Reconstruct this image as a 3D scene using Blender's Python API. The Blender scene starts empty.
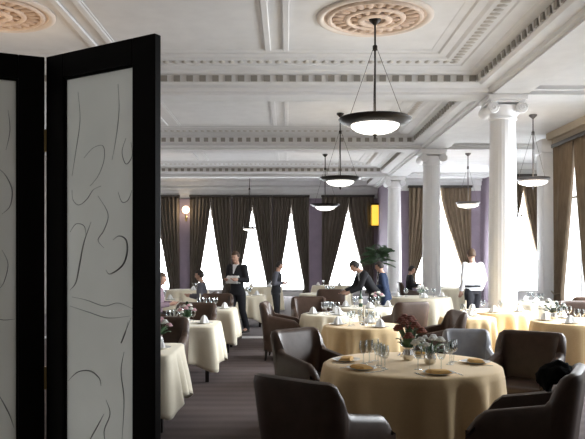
import bpy, bmesh, math, random
from mathutils import Vector, Matrix
random.seed(7)
PI = math.pi
S = bpy.context.scene
COL = S.collection
EYE = 1.68
F = 700.0
VX, VY = 287.0, 258.0

def at(px, py, d):
    return Vector(((px - VX) * d / F, d, EYE + (VY - py) * d / F))
def X(px, d):
    return (px - VX) * d / F

# ------------------------------------------------------------------ materials
def mat(name, col, rough=0.6, metal=0.0, spec=0.5, noise=None, bump=0.0, nscale=30.0, emit=None, estr=0.0, sheen=0.0, coat=0.0, trans=0.0, stretch=None):
    m = bpy.data.materials.new(name); m.use_nodes = True
    nt = m.node_tree; b = nt.nodes['Principled BSDF']
    b.inputs['Base Color'].default_value = (*col, 1)
    b.inputs['Roughness'].default_value = rough
    b.inputs['Metallic'].default_value = metal
    b.inputs['Specular IOR Level'].default_value = spec
    b.inputs['Sheen Weight'].default_value = sheen
    b.inputs['Coat Weight'].default_value = coat
    b.inputs['Transmission Weight'].default_value = trans
    if emit:
        b.inputs['Emission Color'].default_value = (*emit, 1)
        b.inputs['Emission Strength'].default_value = estr
    if noise or bump:
        tc = nt.nodes.new('ShaderNodeTexCoord')
        n = nt.nodes.new('ShaderNodeTexNoise'); n.inputs['Scale'].default_value = nscale
        n.inputs['Detail'].default_value = 4
        src = tc.outputs['Object']
        if stretch:
            mp = nt.nodes.new('ShaderNodeMapping'); mp.inputs['Scale'].default_value = stretch
            nt.links.new(src, mp.inputs['Vector']); src = mp.outputs['Vector']
        nt.links.new(src, n.inputs['Vector'])
        if noise:
            r = nt.nodes.new('ShaderNodeValToRGB')
            r.color_ramp.elements[0].position = 0.3; r.color_ramp.elements[1].position = 0.7
            r.color_ramp.elements[0].color = (*col, 1); r.color_ramp.elements[1].color = (*noise, 1)
            nt.links.new(n.outputs['Fac'], r.inputs['Fac'])
            nt.links.new(r.outputs['Color'], b.inputs['Base Color'])
        if bump:
            bp = nt.nodes.new('ShaderNodeBump'); bp.inputs['Strength'].default_value = bump
            bp.inputs['Distance'].default_value = 0.01
            nt.links.new(n.outputs['Fac'], bp.inputs['Height'])
            nt.links.new(bp.outputs['Normal'], b.inputs['Normal'])
    return m

M = {}
M['plaster'] = mat('ceiling_plaster', (0.635, 0.64, 0.645), 0.7, noise=(0.69, 0.695, 0.70), nscale=3)
M['recess_shade'] = mat('dentil_gap_shade', (0.26, 0.245, 0.225), 0.8)  # dark tone paints the shade of the recesses between dentils
M['plaster_leaf'] = mat('leaf_plaster', (0.50, 0.48, 0.45), 0.8)
M['rosette'] = mat('rosette_plaster', (0.58, 0.46, 0.38), 0.7, noise=(0.68, 0.58, 0.50), nscale=14)
M['rosette_rim'] = mat('rosette_rim', (0.66, 0.60, 0.55), 0.7)
M['rosette_dark'] = mat('rosette_relief', (0.52, 0.40, 0.32), 0.7)
M['column'] = mat('column_paint', (0.80, 0.81, 0.83), 0.5, noise=(0.84, 0.84, 0.85), nscale=4)
M['wall'] = mat('lavender_wall', (0.22, 0.18, 0.23), 0.8, noise=(0.25, 0.205, 0.26), nscale=3)
M['wall_w'] = mat('white_wall', (0.78, 0.78, 0.78), 0.8, noise=(0.82, 0.82, 0.81), nscale=3)
M['wall_l'] = mat('cream_wall', (0.30, 0.27, 0.24), 0.8, noise=(0.33, 0.30, 0.27), nscale=3)
M['trim_tan'] = mat('tan_cornice', (0.40, 0.33, 0.25), 0.8)
M['drape'] = mat('brown_velvet', (0.095, 0.078, 0.062), 0.85, noise=(0.13, 0.105, 0.082), nscale=8, stretch=(3, 3, .3))
M['drape_w'] = mat('tan_velvet', (0.13, 0.095, 0.062), 0.85, noise=(0.20, 0.148, 0.098), nscale=8, stretch=(3, 3, .3))
M['rail'] = mat('dark_rail', (0.03, 0.025, 0.02), 0.5)
M['frame_w'] = mat('window_paint', (0.75, 0.75, 0.75), 0.5)
M['black_wood'] = mat('black_lacquer', (0.004, 0.003, 0.003), 0.4, noise=(0.006, 0.004, 0.004), nscale=6, spec=0.2)
M['leather'] = mat('brown_leather', (0.058, 0.032, 0.020), 0.42, noise=(0.076, 0.044, 0.030), nscale=12, bump=0.15, spec=0.45)
M['leather_sheen'] = mat('window_sheen_leather', (0.30, 0.31, 0.34), 0.40, noise=(0.36, 0.37, 0.40), nscale=12, bump=0.15)  # pale grey puts the window shine into the leather colour
M['leg'] = mat('dark_leg', (0.012, 0.009, 0.008), 0.4)
M['cloth'] = mat('lamplit_cream_cloth', (0.80, 0.58, 0.30), 0.8, noise=(0.84, 0.62, 0.34), nscale=60, sheen=0.2)  # warm lamplight is put into the cream as a golden tone
M['cloth_w'] = mat('white_cloth', (0.80, 0.73, 0.57), 0.8, noise=(0.84, 0.77, 0.61), nscale=60, sheen=0.2)
M['porcelain'] = mat('porcelain', (0.82, 0.81, 0.78), 0.2)
M['napkin'] = mat('gold_napkin', (0.72, 0.42, 0.13), 0.8)
M['napkin_w'] = mat('white_napkin', (0.85, 0.85, 0.85), 0.8)
M['silver'] = mat('silver', (0.7, 0.7, 0.7), 0.22, metal=1)
M['bronze'] = mat('dark_bronze', (0.022, 0.018, 0.015), 0.4, metal=0.6)
M['bronze_l'] = mat('grey_bronze', (0.16, 0.15, 0.15), 0.4, metal=0.6)
M['brass'] = mat('brass', (0.45, 0.33, 0.15), 0.3, metal=1)
M['bowl'] = mat('opal_bowl', (0.9, 0.88, 0.84), 0.3, emit=(1.0, 0.95, 0.87), estr=2.2)
M['globe'] = mat('sconce_globe', (0.9, 0.8, 0.65), 0.3, emit=(1.0, 0.74, 0.45), estr=6)
M['amber'] = mat('amber_glow', (0.8, 0.5, 0.08), 0.3, emit=(1.0, 0.62, 0.07), estr=1.0)
M['suit'] = mat('black_suit', (0.012, 0.012, 0.016), 0.8)
M['suit_n'] = mat('navy_jacket', (0.015, 0.030, 0.075), 0.8)
M['suit_g'] = mat('grey_jacket', (0.10, 0.10, 0.12), 0.8)
M['blouse'] = mat('mauve_blouse', (0.28, 0.20, 0.24), 0.8)
M['shirt'] = mat('white_shirt', (0.82, 0.83, 0.86), 0.7)
M['skin'] = mat('skin', (0.55, 0.33, 0.24), 0.55)
M['eye'] = mat('eye', (0.03, 0.02, 0.02), 0.3)
M['lip'] = mat('lip', (0.42, 0.16, 0.14), 0.5)
M['hair'] = mat('dark_hair', (0.018, 0.012, 0.009), 0.6)
M['hair_b'] = mat('brown_hair', (0.08, 0.045, 0.025), 0.6)
M['shoe'] = mat('black_shoe', (0.01, 0.01, 0.01), 0.35)
M['leaf'] = mat('green_leaf', (0.035, 0.09, 0.035), 0.6, noise=(0.07, 0.14, 0.06), nscale=20)
M['leaf_p'] = mat('pale_leaf', (0.30, 0.42, 0.30), 0.6, noise=(0.4, 0.5, 0.4), nscale=20)
M['leaf_d'] = mat('dusky_leaf', (0.03, 0.045, 0.03), 0.6)
M['petal_r'] = mat('rust_petal', (0.20, 0.05, 0.035), 0.7, noise=(0.30, 0.11, 0.07), nscale=40)
M['petal_w'] = mat('white_petal', (0.8, 0.8, 0.76), 0.7)
M['petal_p'] = mat('pink_petal', (0.62, 0.38, 0.42), 0.7)
M['pot'] = mat('dark_pot', (0.05, 0.035, 0.03), 0.5)
M['black_cloth'] = mat('black_wool', (0.006, 0.006, 0.006), 0.95, spec=0.1, bump=0.4, nscale=60)
M['bottle'] = mat('green_bottle', (0.02, 0.06, 0.03), 0.12, coat=0.5)
M['label'] = mat('bottle_label', (0.7, 0.66, 0.55), 0.7)
M['candle'] = mat('wax', (0.82, 0.76, 0.62), 0.6)
M['etch'] = mat('etched_line', (0.24, 0.24, 0.24), 0.8)

def glass_mat():
    m = bpy.data.materials.new('clear_glass'); m.use_nodes = True
    nt = m.node_tree; nt.nodes.clear()
    o = nt.nodes.new('ShaderNodeOutputMaterial'); mx = nt.nodes.new('ShaderNodeMixShader')
    t = nt.nodes.new('ShaderNodeBsdfTransparent'); g = nt.nodes.new('ShaderNodeBsdfGlossy')
    t.inputs[0].default_value = (0.90, 0.92, 0.93, 1); g.inputs['Roughness'].default_value = 0.08
    lw = nt.nodes.new('ShaderNodeLayerWeight'); lw.inputs['Blend'].default_value = 0.35
    nt.links.new(lw.outputs['Facing'], mx.inputs[0]); nt.links.new(t.outputs[0], mx.inputs[1])
    nt.links.new(g.outputs[0], mx.inputs[2]); nt.links.new(mx.outputs[0], o.inputs[0])
    return m
M['glass'] = glass_mat()

def frosted_mat():
    m = bpy.data.materials.new('frosted_glass'); m.use_nodes = True
    nt = m.node_tree; nt.nodes.clear()
    o = nt.nodes.new('ShaderNodeOutputMaterial')
    tl = nt.nodes.new('ShaderNodeBsdfTranslucent'); df = nt.nodes.new('ShaderNodeBsdfDiffuse'); gl = nt.nodes.new('ShaderNodeBsdfGlossy')
    tr = nt.nodes.new('ShaderNodeBsdfTransparent')
    n = nt.nodes.new('ShaderNodeTexNoise'); n.inputs['Scale'].default_value = 5; tc = nt.nodes.new('ShaderNodeTexCoord')
    nt.links.new(tc.outputs['Object'], n.inputs['Vector'])
    r = nt.nodes.new('ShaderNodeValToRGB')
    r.color_ramp.elements[0].color = (0.80, 0.80, 0.76, 1); r.color_ramp.elements[1].color = (0.93, 0.93, 0.89, 1)
    nt.links.new(n.outputs['Fac'], r.inputs[0])
    nt.links.new(r.outputs[0], tl.inputs[0]); nt.links.new(r.outputs[0], df.inputs[0])
    a = nt.nodes.new('ShaderNodeMixShader'); a.inputs[0].default_value = 0.40
    nt.links.new(tl.outputs[0], a.inputs[1]); nt.links.new(df.outputs[0], a.inputs[2])
    b = nt.nodes.new('ShaderNodeMixShader'); b.inputs[0].default_value = 0.06
    gl.inputs['Roughness'].default_value = 0.25
    nt.links.new(a.outputs[0], b.inputs[1]); nt.links.new(gl.outputs[0], b.inputs[2])
    c = nt.nodes.new('ShaderNodeMixShader'); c.inputs[0].default_value = 0.10
    nt.links.new(b.outputs[0], c.inputs[1]); nt.links.new(tr.outputs[0], c.inputs[2])
    nt.links.new(c.outputs[0], o.inputs[0])
    return m
M['frosted'] = frosted_mat()

def pane_mat(name, s, col=(0.93, 0.97, 1.0)):
    m = bpy.data.materials.new(name); m.use_nodes = True
    nt = m.node_tree; nt.nodes.clear()
    o = nt.nodes.new('ShaderNodeOutputMaterial'); e = nt.nodes.new('ShaderNodeEmission')
    e.inputs[0].default_value = (*col, 1); e.inputs[1].default_value = s
    nt.links.new(e.outputs[0], o.inputs[0]); return m
M['pane_far'] = pane_mat('daylit_far_glass', 15.0)
M['pane_side'] = pane_mat('daylit_side_glass', 3.0)
M['left_fill'] = pane_mat('added_left_fill', 1.7)

M['pane_bay'] = pane_mat('daylit_bay_glass', 26.0)
def carpet_mat():
    m = bpy.data.materials.new('striped_carpet'); m.use_nodes = True
    nt = m.node_tree; b = nt.nodes['Principled BSDF']; b.inputs['Roughness'].default_value = 0.9
    b.inputs['Specular IOR Level'].default_value = 0.2
    tc = nt.nodes.new('ShaderNodeTexCoord')
    w = nt.nodes.new('ShaderNodeTexWave'); w.wave_type = 'BANDS'; w.bands_direction = 'Y'
    w.inputs['Scale'].default_value = 1.1; w.inputs['Distortion'].default_value = 1.2; w.inputs['Detail'].default_value = 2
    n = nt.nodes.new('ShaderNodeTexNoise'); n.inputs['Scale'].default_value = 60
    r = nt.nodes.new('ShaderNodeValToRGB')
    r.color_ramp.elements[0].color = (0.135, 0.104, 0.100, 1); r.color_ramp.elements[1].color = (0.165, 0.130, 0.126, 1)
    mx = nt.nodes.new('ShaderNodeMix'); mx.data_type = 'RGBA'; mx.blend_type = 'MULTIPLY'; mx.inputs[0].default_value = 0.4
    nt.links.new(tc.outputs['Object'], w.inputs['Vector']); nt.links.new(tc.outputs['Object'], n.inputs['Vector'])
    nt.links.new(w.outputs['Fac'], r.inputs[0]); nt.links.new(r.outputs[0], mx.inputs[6]); nt.links.new(n.outputs['Fac'], mx.inputs[7])
    nt.links.new(mx.outputs[2], b.inputs['Base Color'])
    return m
M['carpet'] = carpet_mat()

# ------------------------------------------------------------------ helpers
def finish(bm, name, mats, parent=None, smooth=True, ang=40, doubles=False):
    if doubles: bmesh.ops.remove_doubles(bm, verts=bm.verts, dist=1e-5)
    bmesh.ops.recalc_face_normals(bm, faces=bm.faces)
    me = bpy.data.meshes.new(name); bm.to_mesh(me); bm.free()
    if not isinstance(mats, (list, tuple)): mats = [mats]
    for m in mats: me.materials.append(m)
    if smooth and len(me.polygons):
        me.polygons.foreach_set('use_smooth', [True] * len(me.polygons))
        me.set_sharp_from_angle(angle=math.radians(ang))
    o = bpy.data.objects.new(name, me); COL.objects.link(o)
    if parent: o.parent = parent
    return o
def thing(name, label, cat, loc=(0, 0, 0), rotz=0, group=None):
    o = bpy.data.objects.new(name, None); COL.objects.link(o)
    o.empty_display_size = 0.1
    o.location = loc; o.rotation_euler = (0, 0, rotz)
    tag(o, label, cat, group); return o
def tag(o, label, cat, group=None):
    o['label'] = label; o['category'] = cat
    if group: o['group'] = group
    return o
def struct(o, label=None):
    o['kind'] = 'structure'
    if label: o['label'] = label
    return o
def dup(root, loc, rotz, label=None, group=None, scale=None):
    r = root.copy(); COL.objects.link(r); r.location = loc; r.rotation_euler = (0, 0, rotz)
    if label: r['label'] = label
    if group: r['group'] = group
    elif 'group' in r and label: del r['group']
    if scale: r.scale = scale
    for ch in list(root.children):
        c = ch.copy(); COL.objects.link(c); c.parent = r
        for g in list(ch.children):
            d = g.copy(); COL.objects.link(d); d.parent = c
    return r
def box(bm, x0, x1, y0, y1, z0, z1, bev=0, seg=2, mi=0):
    r = bmesh.ops.create_cube(bm, size=1)
    vs = r['verts']
    for v in vs:
        v.co = Vector(((x0 + x1) / 2 + v.co.x * (x1 - x0), (y0 + y1) / 2 + v.co.y * (y1 - y0), (z0 + z1) / 2 + v.co.z * (z1 - z0)))
    es = set(e for v in vs for e in v.link_edges)
    fs = set(f for v in vs for f in v.link_faces)
    for f in fs: f.material_index = mi
    if bev:
        bmesh.ops.bevel(bm, geom=list(es), offset=bev, segments=seg, affect='EDGES', profile=0.5)
def lathe(bm, prof, n=24, c=(0, 0, 0), mi=0, cap0=True, cap1=True):
    rings = []
    for r, z in prof:
        rings.append([bm.verts.new((c[0] + r * math.cos(2 * PI * k / n), c[1] + r * math.sin(2 * PI * k / n), c[2] + z)) for k in range(n)])
    loft(bm, rings, True, cap0, cap1, mi)
def loft(bm, rings, closed=True, cap0=False, cap1=False, mi=0):
    n = len(rings[0])
    for a, b in zip(rings[:-1], rings[1:]):
        for k in range(n if closed else n - 1):
            f = bm.faces.new((a[k], a[(k + 1) % n], b[(k + 1) % n], b[k])); f.material_index = mi
    if cap0: bm.faces.new(list(reversed(rings[0]))).material_index = mi
    if cap1: bm.faces.new(rings[-1]).material_index = mi
def tube(bm, pts, r, n=8, mi=0, cap=True):
    pts = [Vector(p) for p in pts]
    rs = r if isinstance(r, (list, tuple)) else [r] * len(pts)
    rings = []; up = None
    for i, p in enumerate(pts):
        t = (pts[min(i + 1, len(pts) - 1)] - pts[max(i - 1, 0)])
        if t.length < 1e-9: t = Vector((0, 0, 1))
        t.normalize()
        if up is None:
            up = Vector((0, 0, 1)) if abs(t.z) < 0.9 else Vector((1, 0, 0))
        a = t.cross(up)
        if a.length < 1e-6: a = t.orthogonal()
        a.normalize(); b = a.cross(t).normalized(); up = b
        rings.append([bm.verts.new(p + (a * math.cos(2 * PI * k / n) + b * math.sin(2 * PI * k / n)) * rs[i]) for k in range(n)])
    loft(bm, rings, True, cap, cap, mi)
def ball(bm, c, r, seg=12, rings=8, mi=0, sc=(1, 1, 1)):
    m = Matrix.Translation(Vector(c)) @ Matrix.Diagonal((r * sc[0], r * sc[1], r * sc[2], 1))
    q = bmesh.ops.create_uvsphere(bm, u_segments=seg, v_segments=rings, radius=1, matrix=m)
    for v in q['verts']:
        for f in v.link_faces: f.material_index = mi
def spline(pts, n=8):
    pts = [Vector(p) for p in pts]; out = []
    for i in range(len(pts) - 1):
        p0 = pts[max(i - 1, 0)]; p1 = pts[i]; p2 = pts[i + 1]; p3 = pts[min(i + 2, len(pts) - 1)]
        for k in range(n):
            t = k / n
            out.append(0.5 * ((2 * p1) + (p2 - p0) * t + (2 * p0 - 5 * p1 + 4 * p2 - p3) * t * t + (3 * p1 - p0 - 3 * p2 + p3) * t ** 3))
    out.append(pts[-1]); return out
B = bmesh.new
def smooth01(t):
    t = max(0, min(1, t)); return t * t * (3 - 2 * t)

# ------------------------------------------------------------------ camera
cd = bpy.data.cameras.new('camera'); cam = bpy.data.objects.new('camera', cd); COL.objects.link(cam)
cam.location = (0, 0, EYE); cam.rotation_euler = (PI / 2, 0, 0)
cd.sensor_fit = 'HORIZONTAL'; cd.sensor_width = 36; cd.lens = F / 585 * 36
cd.shift_x = (292.5 - VX) / 585; cd.shift_y = (VY - 219.5) / 585
cd.clip_start = 0.05; cd.clip_end = 200
S.camera = cam

# ------------------------------------------------------------------ room shell
XL, XC, XR = -7.2, 4.13, 6.9
YB = [0.2, 6.8, 13.4, 20.0, 26.6, 31.0]
ZC, ZS, ZA = EYE + 3.48, EYE + 3.06, EYE + 3.20
Y0, Y1 = -3.5, 31.0
YA, YBW = 27.5, 24.0          # alcove walls
bm = B(); box(bm, XL - .2, 9.6, Y0, Y1 + .2, -0.12, 0)
struct(finish(bm, 'floor', M['carpet'], smooth=False), 'dark striped carpet')
m2 = M['carpet'].copy(); m2.name = 'window_lit_carpet'  # paler tones carry the window light on the far floor
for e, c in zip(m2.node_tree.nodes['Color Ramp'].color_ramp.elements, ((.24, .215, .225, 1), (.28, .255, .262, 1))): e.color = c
bm = B(); box(bm, XL, 9.4, 15.0, Y1, 0, .004); struct(finish(bm, 'floor', m2, smooth=False), 'carpet at the far end of the room, painted paler for window light')
bm = B(); box(bm, XL, XC + 2.7, 14.62, 15.02, 0, .008, .003); struct(finish(bm, 'floor_light_band', M['frame_w'], smooth=False), 'painted band of window light across the carpet')  # pale strip added as the band of window light on the aisle
# walls
bm = B(); box(bm, XL - .2, 4.2, Y1, Y1 + .2, 0, ZC + .2); struct(finish(bm, 'wall_far', M['wall'], smooth=False))
bm = B(); box(bm, 4.0, 7.75, YA, YA + .2, 0, ZC + .2); box(bm, 4.0, 4.2, YA + .2, Y1, 0, ZC + .2); box(bm, 7.6, 7.75, YBW + .2, YA, 0, ZC + .2)
struct(finish(bm, 'wall_alcove', M['wall'], smooth=False))
bm = B(); box(bm, 7.6, 9.6, YBW, YBW + .2, 0, ZC + .2)
struct(finish(bm, 'wall_bay', M['wall_w'], smooth=False))
bm = B(); box(bm, 9.4, 9.6, 18.7, YBW, 0, ZC + .2); box(bm, XR, 9.4, 18.5, 18.7, 0, ZC + .2); box(bm, XR, XR + .2, Y0, 18.5, 0, ZC + .2)
struct(finish(bm, 'wall_right', M['wall_w'], smooth=False))
bm = B(); box(bm, XL - .2, XL, Y0, Y1, 0, ZC + .2); struct(finish(bm, 'wall_left', M['wall_l'], smooth=False))
bm = B(); box(bm, XL, XR, Y0 - .2, Y0, 0, ZC + .2); struct(finish(bm, 'wall_rear', M['wall_l'], smooth=False))

# ceiling : bays with a swept cornice
PROF = [(.29, 3.06), (.29, 3.10), (.36, 3.11), (.38, 3.16), (.58, 3.17), (.62, 3.19), (.64, 3.20), (.66, 3.335),
        (.80, 3.34), (.84, 3.37), (1.05, 3.385), (1.08, 3.40), (1.36, 3.42), (1.42, 3.445), (1.55, 3.45), (1.58, 3.47), (1.70, 3.475), (1.72, 3.48)]
bm = B()
def ring(x0, x1, y0, y1, z):
    return [bm.verts.new(p) for p in ((x0, y0, z), (x1, y0, z), (x1, y1, z), (x0, y1, z))]
bays = []
for i in range(len(YB) - 1):
    a, b = YB[i], YB[i + 1]
    far = (i == len(YB) - 2)
    rs = []
    for u, h in PROF:
        uu = u if not far else u * 0.72
        rs.append(ring(XL + u, XC - u, a + uu, b - (uu if not far else uu * .8), EYE + h))
    loft(bm, rs, True, False, True)
    bays.append((a, b))
# soffits
for i, y in enumerate(YB):
    box(bm, XL, XC + .28, y - .288, y + .288, ZS + .001, ZS + .012)
box(bm, XC - .288, XC + .29, Y0, Y1, ZS + .003, ZS + .014)
box(bm, XL, XL + .288, Y0, Y1, ZS + .003, ZS + .014)
# rear patch and slab above
box(bm, XL, XC, Y0, YB[0], ZC, ZC + .05)
# aisle ceiling
box(bm, XC + .29, 9.5, Y0, Y1, ZA, ZA + .06)
for y in YB[1:-1]:
    box(bm, XC + .29, 9.5 if y > 19 else XR, y - .29, y + .29, ZS, ZA)
    box(bm, XC + .29, 9.5 if y > 19 else XR, y - .42, y + .42, ZS + .07, ZA)
box(bm, XC + .20, XC + .40, Y0, Y1, ZS + .03, ZA)
box(bm, XL - .2, 9.6, Y0 - .2, Y1 + .2, ZC + .06, ZC + .2)
struct(finish(bm, 'ceiling', M['plaster'], smooth=False))
# wall cornice
bm = B()
for (o1, z0, z1) in ((.06, ZS - .42, ZA), (.16, ZS - .22, ZA), (.28, ZS - .06, ZA)):
    box(bm, XL + .3, 4.0, Y1 - o1, Y1, z0, ZS if o1 < .2 else ZS + .05)
    box(bm, 4.2, 7.6, YA - o1, YA, z0, z1)
    box(bm, 7.75, 9.4, YBW - o1, YBW, z0, z1)
struct(finish(bm, 'trim_1', M['plaster'], smooth=False))
bm = B()
for (o1, z0, z1) in ((.10, ZS - .22, ZA), (.22, ZS - .04, ZA)):
    box(bm, XR - o1, XR, Y0, 18.05, z0, z1)
struct(finish(bm, 'trim_2', M['trim_tan'], smooth=False))
# dark blocks painting the shade in the dentil gaps, and leaf frieze
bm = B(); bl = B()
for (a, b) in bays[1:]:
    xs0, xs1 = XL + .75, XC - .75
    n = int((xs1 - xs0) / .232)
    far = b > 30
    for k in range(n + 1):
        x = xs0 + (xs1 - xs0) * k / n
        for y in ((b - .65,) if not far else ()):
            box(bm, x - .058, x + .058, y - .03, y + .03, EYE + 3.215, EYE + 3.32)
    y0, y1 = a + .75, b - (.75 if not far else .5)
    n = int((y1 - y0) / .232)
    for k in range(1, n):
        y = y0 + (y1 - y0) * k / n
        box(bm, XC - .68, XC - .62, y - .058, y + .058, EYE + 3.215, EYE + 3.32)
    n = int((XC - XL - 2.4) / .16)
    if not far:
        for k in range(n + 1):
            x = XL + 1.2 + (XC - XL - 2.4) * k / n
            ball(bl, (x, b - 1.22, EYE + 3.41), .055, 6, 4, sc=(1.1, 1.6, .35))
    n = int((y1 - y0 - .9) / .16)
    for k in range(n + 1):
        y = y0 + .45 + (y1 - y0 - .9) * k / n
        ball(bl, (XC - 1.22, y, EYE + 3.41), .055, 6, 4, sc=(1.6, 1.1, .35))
struct(finish(bm, 'trim_3', M['recess_shade'], smooth=False))
struct(finish(bl, 'trim_4', M['plaster_leaf']))
# ceiling ribs
bm = B()
for (a, b) in bays:
    for xr in (-3.0, -.17):
        for s in (-1, 1):
            xx = xr + s * .15
            box(bm, xx - .05, xx + .05, a + 1.72, b - 1.72 if b < 30 else b - 1.2, ZC - .035, ZC + .01, .012)
            box(bm, xx - .02 + s * .06, xx + .02 + s * .06, a + 1.72, b - 1.72 if b < 30 else b - 1.2, ZC - .018, ZC + .01)
struct(finish(bm, 'trim_5', M['plaster'], smooth=False))
# baseboards
bm = B(); box(bm, XL, 4.0, Y1 - .03, Y1, 0, .2, .008); struct(finish(bm, 'baseboard_far', M['frame_w']))
bm = B(); box(bm, XR - .03, XR, Y0, 18.05, 0, .2, .008); struct(finish(bm, 'baseboard_right', M['frame_w']))
# white pilaster ending the right wall
bm = B(); box(bm, 6.60, 6.90, 18.02, 18.5, 0, ZS - .35, .02); box(bm, 6.54, 6.90, 17.97, 18.5, ZS - .35, ZS, .02); box(bm, 6.54, 6.90, 17.97, 18.5, 0, .3, .02)
struct(finish(bm, 'trim_6', M['column']))
# pilasters on the far wall
bm = B()
for px in (185, 315.5):
    x = X(px, 30.9); box(bm, x - .28, x + .28, Y1 - .14, Y1, .0, EYE + 2.62, .02)
struct(finish(bm, 'trim_7', M['wall'], smooth=False))

# ceiling rosettes
def rosette(x, y):
    bm = B()
    for (r, z0, w) in ((.79, .02, .05), (.66, .03, .035), (.40, .04, .04), (.2, .06, .05)):
        lathe(bm, [(r - w, .005), (r - w, -z0), (r - w * .4, -z0 - .02), (r + w * .4, -z0 - .02), (r + w, -z0), (r + w, .005)], 48, (x, y, ZC), 2 if r > .7 else 0, False, False)
    lathe(bm, [(.74, -.012), (.02, -.02)], 48, (x, y, ZC), 0, False, True)
    for k in range(24):
        a = 2 * PI * k / 24
        r0 = .53
        m = Matrix.Translation((x + r0 * math.cos(a), y + r0 * math.sin(a), ZC - .02)) @ Matrix.Rotation(a, 4, 'Z') @ Matrix.Diagonal((.11, .05, .03, 1))
        q = bmesh.ops.create_uvsphere(bm, u_segments=8, v_segments=6, radius=1, matrix=m)
        for v in q['verts']:
            for f in v.link_faces: f.material_index = 1
    for k in range(12):
        a = 2 * PI * k / 12
        m = Matrix.Translation((x + .29 * math.cos(a), y + .29 * math.sin(a), ZC - .03)) @ Matrix.Rotation(a, 4, 'Z') @ Matrix.Diagonal((.08, .045, .03, 1))
        q = bmesh.ops.create_uvsphere(bm, u_segments=8, v_segments=6, radius=1, matrix=m)
        for v in q['verts']:
            for f in v.link_faces: f.material_index = 1
    return finish(bm, 'ceiling_rosette', [M['rosette'], M['rosette_dark'], M['rosette_rim']])
tag(rosette(1.27, 10.1), 'round tan plaster ceiling rosette above the nearest hanging bowl lamp', 'ceiling rosette')
tag(rosette(-4.15, 9.9), 'round tan plaster ceiling rosette above the folding screen, top left', 'ceiling rosette')

# ------------------------------------------------------------------ columns
def make_column():
    t = thing('column', '', 'column', (0, 0, 0))
    H = ZS
    bm = B()
    n = 96; rings = []
    for z, r in [(.42, .265), (1.2, .268), (2.2, .262), (3.2, .25), (H - .42, .235)]:
        rg = []
        for k in range(n):
            a = 2 * PI * k / n
            rr = r * (1 - .022 * max(0, math.cos(a * 24)))
            rg.append(bm.verts.new((rr * math.cos(a), rr * math.sin(a), z)))
        rings.append(rg)
    loft(bm, rings, True, True, True)
    finish(bm, 'shaft', M['column'], t)
    bm = B(); box(bm, -.38, .38, -.38, .38, 0, .16, .01)
    lathe(bm, [(.36, .16), (.385, .20), (.36, .25), (.31, .27), (.30, .31), (.33, .34), (.33, .38), (.28, .42)], 32)
    finish(bm, 'base', M['column'], t)
    bm = B()
    lathe(bm, [(.237, H - .44), (.265, H - .43), (.265, H - .41), (.24, H - .40), (.25, H - .30), (.30, H - .22), (.31, H - .18)], 32)
    box(bm, -.36, .36, -.36, .36, H - .10, H, .012)
    box(bm, -.33, .33, -.33, .33, H - .14, H - .10, .01)
    cap = finish(bm, 'capital', M['column'], t)
    for sx in (-1, 1):
        bm = B()
        c = Vector((sx * .27, 0, H - .24))
        rings = []
        for yy, r in ((-.33, .10), (-.30, .115), (-.15, .085), (0, .075), (.15, .085), (.30, .115), (.33, .10)):
            rings.append([bm.verts.new((c.x + r * math.cos(2 * PI * k / 20), yy, c.z + r * math.sin(2 * PI * k / 20))) for k in range(20)])
        loft(bm, rings, True, True, True)
        for yy in (-.335, .335):
            pts = [(c.x + (.095 - .0105 * k * .55) * math.cos(k * .7), yy, c.z + (.095 - .0105 * k * .55) * math.sin(k * .7)) for k in range(15)]
            tube(bm, pts, .013, 6)
        finish(bm, 'volute', M['column'], cap)
    return t
c0 = make_column(); c0.location = (XC, 13.4, 0)
c0['label'] = 'nearest and thickest white fluted column with scroll capital, right of the main table'
dup(c0, (XC, 20.0, 0), 0, 'second white fluted column, behind the nearest thick column on its left')
dup(c0, (XC - .05, 26.6, 0), 0, 'farthest and thinnest white column, beside the potted palm')

# ------------------------------------------------------------------ windows and curtains
wn = [0]
def window(cx, y, w, z0, z1, pane, side=None, label=None):
    """window on a wall facing -Y (side None) or facing -X / +X at x=cx"""
    wn[0] += 1
    e = B()
    def bx(b, a0, a1, d0, d1, q0, q1, bev=0):
        if side is None: box(b, cx + a0, cx + a1, y - d1, y - d0, q0, q1, bev)
        elif side == 'R': box(b, cx - d1, cx - d0, y + a0, y + a1, q0, q1, bev)
        else: box(b, cx + d0, cx + d1, y + a0, y + a1, q0, q1, bev)
    h = w / 2
    for s in (-1, 1): bx(e, s * h - .05, s * h + .05, 0, .09, z0 - .05, z1 + .05)
    bx(e, -h, h, 0, .09, z1 - .02, z1 + .06); bx(e, -h - .1, h + .1, 0, .14, z0 - .1, z0 - .02)
    bx(e, -.025, .025, 0, .065, z0, z1)
    bx(e, -h, h, 0, .065, z0 + (z1 - z0) * .68, z0 + (z1 - z0) * .68 + .05)
    fr = struct(finish(e, 'window_%d' % wn[0], M['frame_w'], smooth=False), label)
    p = B(); bx(p, -h + .04, h - .04, .012, .03, z0 - .02, z1 + .01)
    finish(p, 'window_pane', pane, fr, smooth=False)
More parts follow.
